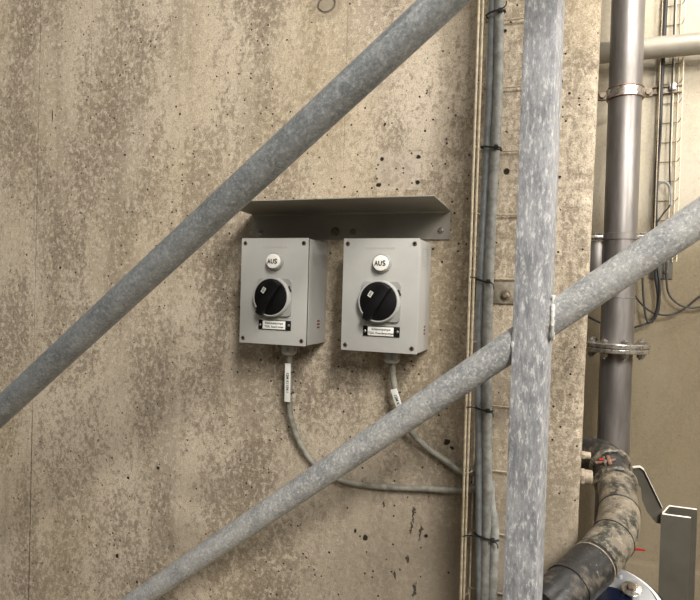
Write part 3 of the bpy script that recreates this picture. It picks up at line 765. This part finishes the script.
# ------------------------------------------------------------------ black waste pipe coming round the corner
ctrl = [(545, 452, .36), (575, 453, .31), (596, 455, .27), (608, 462, .235), (614.5, 480, .19), (618, 500, .13), (619, 516, .075), (615, 535, .025), (605, 549, -.02), (594, 563, -.06), (579.5, 577, -.10), (565.5, 590, -.14), (542, 612, -.19)]
P = smooth_path([W(x, y, Y) for x, y, Y in ctrl], 10)
R0 = .0342
tW = thing('waste_pipe', 'dirty black plastic drain pipe bending round the wall edge at bottom right', 'pipe', P[50])
def seg_of(i0, i1, r, name, mat, cap=True, label=None):
    o = obj(name, sweep(bmesh.new(), P[i0:i1+1], r, 40, cap), MAT[mat], tW)
    if label: o['label'] = label
    return o
def idx(px, py):
    best, bi = 1e9, 0
    for i, p in enumerate(P):
        v = p-CAM; z = v.dot(_F); x = 350+F_PX*v.dot(_R)/z; y = 300-F_PX*v.dot(_U)/z
        q = (x-px)**2+(y-py)**2
        if q < best: best, bi = q, i
    return bi
iA, iB, iC, iD, iE = idx(614.5, 480), idx(619, 512), idx(617, 524), idx(597, 560), idx(580, 576)
seg_of(0, iA+1, R0, 'upper_elbow', 'blackpipe'); seg_of(iA, iB+1, R0*.99, 'straight_section', 'dirtpipe')
seg_of(iB, iD+1, R0*1.03, 'lower_elbow', 'dirtpipe', label='mud-caked lower bend')
seg_of(iD, len(P)-1, R0*1.0, 'lower_section', 'blackpipe')
def collar(i, r, h, name, mat, dz=0):
    t = (P[min(i+1, len(P)-1)]-P[i-1]).normalized()
    return obj(name, lathe(P[i]-t*h/2, t, [(0, r*.94), (0.001, r*.985), (h*.3, r), (h*.7, r), (h-.001, r*.985), (h, r*.94)], 44), MAT[mat], tW)
collar(iB, R0*1.055, .006, 'joint_ridge', 'blackpipe'); collar(idx(613, 539), R0*1.06, .004, 'joint_ridge', 'blackpipe')
o = collar(iD+3, R0*1.08, .003, 'pale_rim', 'anchor2'); o['label'] = 'pale worn rim of the socket'
n2 = len(P)-1
bm = sweep(bmesh.new(), P[iD+3:idx(566, 590)], R0*1.05, 40); o = obj('socket', bm, MAT['blackpipe'], tW); o['label'] = 'glossier black socket with dirt specks'
# clamp around the upper part
i1, i2 = idx(610, 464), idx(615, 484)
tM = thing('hose_clamp', 'grimy double clamp with red-tipped bolt around the top of the drain pipe', 'pipe clamp', (P[i1]+P[i2])/2)
for i in (i1, i2):
    t = (P[i+1]-P[i-1]).normalized()
    obj('band', lathe(P[i]-t*.006, t, [(0, R0*1.0), (.001, R0*1.12), (.004, R0*1.19), (.008, R0*1.19), (.011, R0*1.12), (.012, R0*1.0)], 40), MAT['dirtpipe'], tM)
i = (i1+i2)//2; t = (P[i+1]-P[i-1]).normalized()
tocam = (CAM-P[i]); tocam = (tocam-t*tocam.dot(t)).normalized(); sd = t.cross(tocam)
q = P[i]+tocam*R0*1.02
obj('clamp_lug', box(bmesh.new(), (-.012, -.004, -.0035), (.014, .006, .0035), .0015, (t, tocam, sd, q)), MAT['rust'], tM)
obj('clamp_lug', box(bmesh.new(), (-.010, -.004, .006), (.010, .007, .011), .0015, (t, tocam, sd, q)), MAT['dirtpipe'], tM)
lb = obj('bolt', rod(q+sd*.026+tocam*.0015, q-sd*.012+tocam*.0015, .0030, 10), MAT['rust'], tM)
o = obj('bolt_tip', rod(q+(W(600, 461, .2)-W(608, 462, .2)).normalized()*.010+tocam*.003, q+(W(598, 461, .2)-W(608, 462, .2)).normalized()*.018+tocam*.002, .0026, 10), MAT['redp'], tM)
o['label'] = 'red tip'
# wall anchors peeping out beside the wall edge
for (x, y, r, lab, L) in ((584, 455, .0062, 'upper small pale anchor bolt sticking out of the wall edge by the drain pipe', .018), (583, 476, .0120, 'lower thick pale anchor stub sticking out of the wall edge by the drain pipe', .022)):
    p = W(x, y, .05)
    t = thing('anchor_bolt', lab, 'bolt', (EX, .05, p.z))
    obj('stub', lathe(V((EX-.004, .05, p.z)), (1, 0, 0), [(0, r), (L-.002, r), (L, r*.85)], 20), MAT['anchor2'], t)
    bm = bmesh.new(); hexa(bm, V((EX-.001, .05, p.z)), (1, 0, 0), r*1.25, .006); obj('nut', bm, MAT['anchor2'], t)

# ------------------------------------------------------------------ bracket channel with plate arm
YC = .20
tN = thing('channel_bracket', 'upright matt steel U-channel with a slanted plate arm beside the drain pipe', 'bracket', W(676, 600, YC))
A = W(661, 514, YC); Bq = W(690.5, 519.5, YC)
zt = A.z; x0, x1 = A.x, W(690.5, 518, YC).x
dpt = .060
th = .0028
poly = [(x0, YC), (x1, YC), (x1, YC+th), (x0+th, YC+th), (x0+th, YC+dpt-th), (x1+.001, YC+dpt-th), (x1+.001, YC+dpt), (x0, YC+dpt)]
bm = prism(bmesh.new(), [(x+.36*(y-YC), y, 0) for x, y in poly], (0, 0, zt))
obj('channel', bm, MAT['bracket'], tN, smooth=False)
rim = [V((x1, YC+th/2, zt)), V((x0+.002, YC+th/2, zt)), V((x0+th/2, YC+.006, zt)), V((x0+th/2, YC+dpt-.006, zt)), V((x0+.002, YC+dpt-th/2, zt)), V((x1, YC+dpt-th/2, zt))]
rim = [V((p.x+.36*(p.y-YC), p.y, p.z)) for p in rim]
obj('cut_edge', sweep(bmesh.new(), rim, .0016, 8), MAT['cut'], tN)
YP = YC+.012
pl = [(632.5, 467), (640.5, 466.5), (645, 471.5), (662, 506), (662, 524), (656, 523), (647, 512), (642, 500), (641, 488), (634, 480)]
bm = prism(bmesh.new(), [W(x, y, YP) for x, y in pl], (0, .003, 0)); obj('arm_plate', bm, MAT['bracket'], tN, smooth=False)
# bent flange of the arm: narrow strip seen edge on
rim = [W(x, y, YP) for x, y in ((632.5, 467.5), (640, 466.8), (644, 470), (662, 507))]
bm = bmesh.new(); a = [bm.verts.new(p) for p in rim]; b = [bm.verts.new(p+V((0, -.006, 0))) for p in rim]
c_ = [bm.verts.new(p+V((0, -.006, .0022))) for p in rim]; d_ = [bm.verts.new(p+V((0, .003, .0022))) for p in rim]
for L1, L2 in ((a, b), (b, c_), (c_, d_), (d_, a)):
    for k in range(3): bm.faces.new((L1[k], L1[k+1], L2[k+1], L2[k]))
bm.faces.new((a[0], b[0], c_[0], d_[0])); bm.faces.new((a[3], b[3], c_[3], d_[3]))
obj('arm_flange', bm, MAT['cut'], tN, smooth=False)

# ------------------------------------------------------------------ valve at the bottom
vc = W(600, 606, .03)
ax = (V((-.12, -.40, .90))).normalized()       # the valve's bore points up towards the viewer
tV = thing('valve', 'white and navy flanged valve with a hex bolt under the drain pipe', 'valve', vc)
def ring(h, r0, r1, t, name, mat, seg=56):
    bm = lathe(vc+ax*h, ax, [(0, r0), (.001, r1), (t-.001, r1), (t, r0)], seg); return obj(name, bm, MAT[mat], tV)
ring(-.030, .108, .113, .008, 'rear_flange', 'black'); ring(-.021, .101, .106, .008, 'mid_flange', 'enamel')
ring(-.012, .094, .098, .006, 'gasket', 'black'); ring(-.007, .088, .093, .009, 'bolt_flange', 'castgrey')
vq = vc + (W(611, 617, .03)-W(600, 606, .03))
def ring2(h, r0, r1, t, name, mat):
    return obj(name, lathe(vq+ax*h, ax, [(0, r0), (.001, r1), (t-.001, r1), (t, r0)], 56), MAT[mat], tV)
ring2(.000, .048, .054, .016, 'neck_ring', 'enamel'); ring2(.015, .038, .041, .012, 'body', 'blue')
e1 = (W(622, 582, .03)-vc); e1 = (e1-ax*e1.dot(ax)).normalized(); e2 = ax.cross(e1)
def on(a, r, h): return vc+ax*h+(e1*math.cos(a)+e2*math.sin(a))*r
p = on(0.0, .060, .0)
bm = lathe(p, ax, [(0, .0105), (.016, .0105)], 24); obj('bolt_boss', bm, MAT['castgrey'], tV)
bm = lathe(p+ax*.016, ax, [(0, .0155), (.0008, .0165), (.003, .0165), (.0036, .0155)], 32); w_ = obj('washer', bm, MAT['inoxs'], tV)
bm = bmesh.new(); hexa(bm, p+ax*.0195, ax, .0078, .006); obj('hex_head', bm, MAT['rusty'], w_)
for a in (-.55, .62, 1.3, -1.2):
    bm = lathe(on(a, .077, .0), ax, [(0, .0062), (.004, .0062), (.007, .004)], 20); obj('stud', bm, MAT['castgrey'], tV)
for sgn in (-1,):
    a = sgn*.95
    pts = [on(a-.16, .106, -.018), on(a-.12, .126, -.018), on(a, .134, -.018), on(a+.12, .126, -.018), on(a+.16, .106, -.018)]
    obj('lug', sweep(bmesh.new(), smooth_path(pts, 5), .0052, 12), MAT['enamel'], tV)
o = obj('lever_tip', sweep(bmesh.new(), [W(628, 551, .05), W(637, 549.3, .05), W(645.5, 550.3, .045)], [.0022, .0022, .0016], 8), MAT['redp'], tV)
o['label'] = 'red lever tip'
tV.location = vc

# ------------------------------------------------------------------ light
def area(name, loc, target, size, power, col, size_y=None):
    l = bpy.data.lights.new(name, 'AREA'); l.energy = power; l.color = col; l.size = size
    if size_y: l.shape = 'RECTANGLE'; l.size_y = size_y
    o = bpy.data.objects.new(name, l); link(o); o.location = loc
    o.rotation_euler = (V(target)-V(loc)).to_track_quat('-Z', 'Y').to_euler(); return o
WARM = (1, .955, .88)
T = V((-.45, 0, 1.6))
area('ceiling_lamp', T+V((1.38, -2.05, 1.62))*1.45, T, .62, 128, WARM, .62)
area('ceiling_lamp', T+V((1.25, -2.05, .98))*1.45, T, .62, 52, WARM, .62)
area('ceiling_lamp', (.30, -1.15, 3.05), (-.3, 0, 1.6), .30, 9, WARM, .30)
area('ceiling_lamp', T+V((-.9, -2.2, 2.3)), T, 1.2, 9, WARM, .5)
area('side_lamp', (1.75, -.42, 2.55), (0, 0, 1.6), .6, 33, WARM, .6)
area('bay_lamp', (.50, .35, 2.95), (.75, 1.0, 1.9), .5, 13, WARM, .3)
w = bpy.data.worlds.new('world'); bpy.context.scene.world = w; w.use_nodes = True
nt = w.node_tree; bg = nt.nodes['Background']
tc = nt.nodes.new('ShaderNodeTexCoord'); sp = nt.nodes.new('ShaderNodeSeparateXYZ'); mr = nt.nodes.new('ShaderNodeMapRange'); mx = nt.nodes.new('ShaderNodeMix'); mx.data_type = 'RGBA'
nt.links.new(tc.outputs['Generated'], sp.inputs[0]); nt.links.new(sp.outputs[2], mr.inputs['Value'])
mr.inputs['From Min'].default_value = -.5; mr.inputs['From Max'].default_value = .8
mx.inputs[6].default_value = (.19, .165, .13, 1); mx.inputs[7].default_value = (.62, .60, .56, 1)
nt.links.new(mr.outputs[0], mx.inputs[0]); nt.links.new(mx.outputs[2], bg.inputs['Color']); bg.inputs['Strength'].default_value = .25
vs = bpy.context.scene.view_settings
vs.view_transform = 'Standard'; vs.look = 'None'; vs.gamma = 1; vs.use_curve_mapping = False; vs.exposure = 0.0
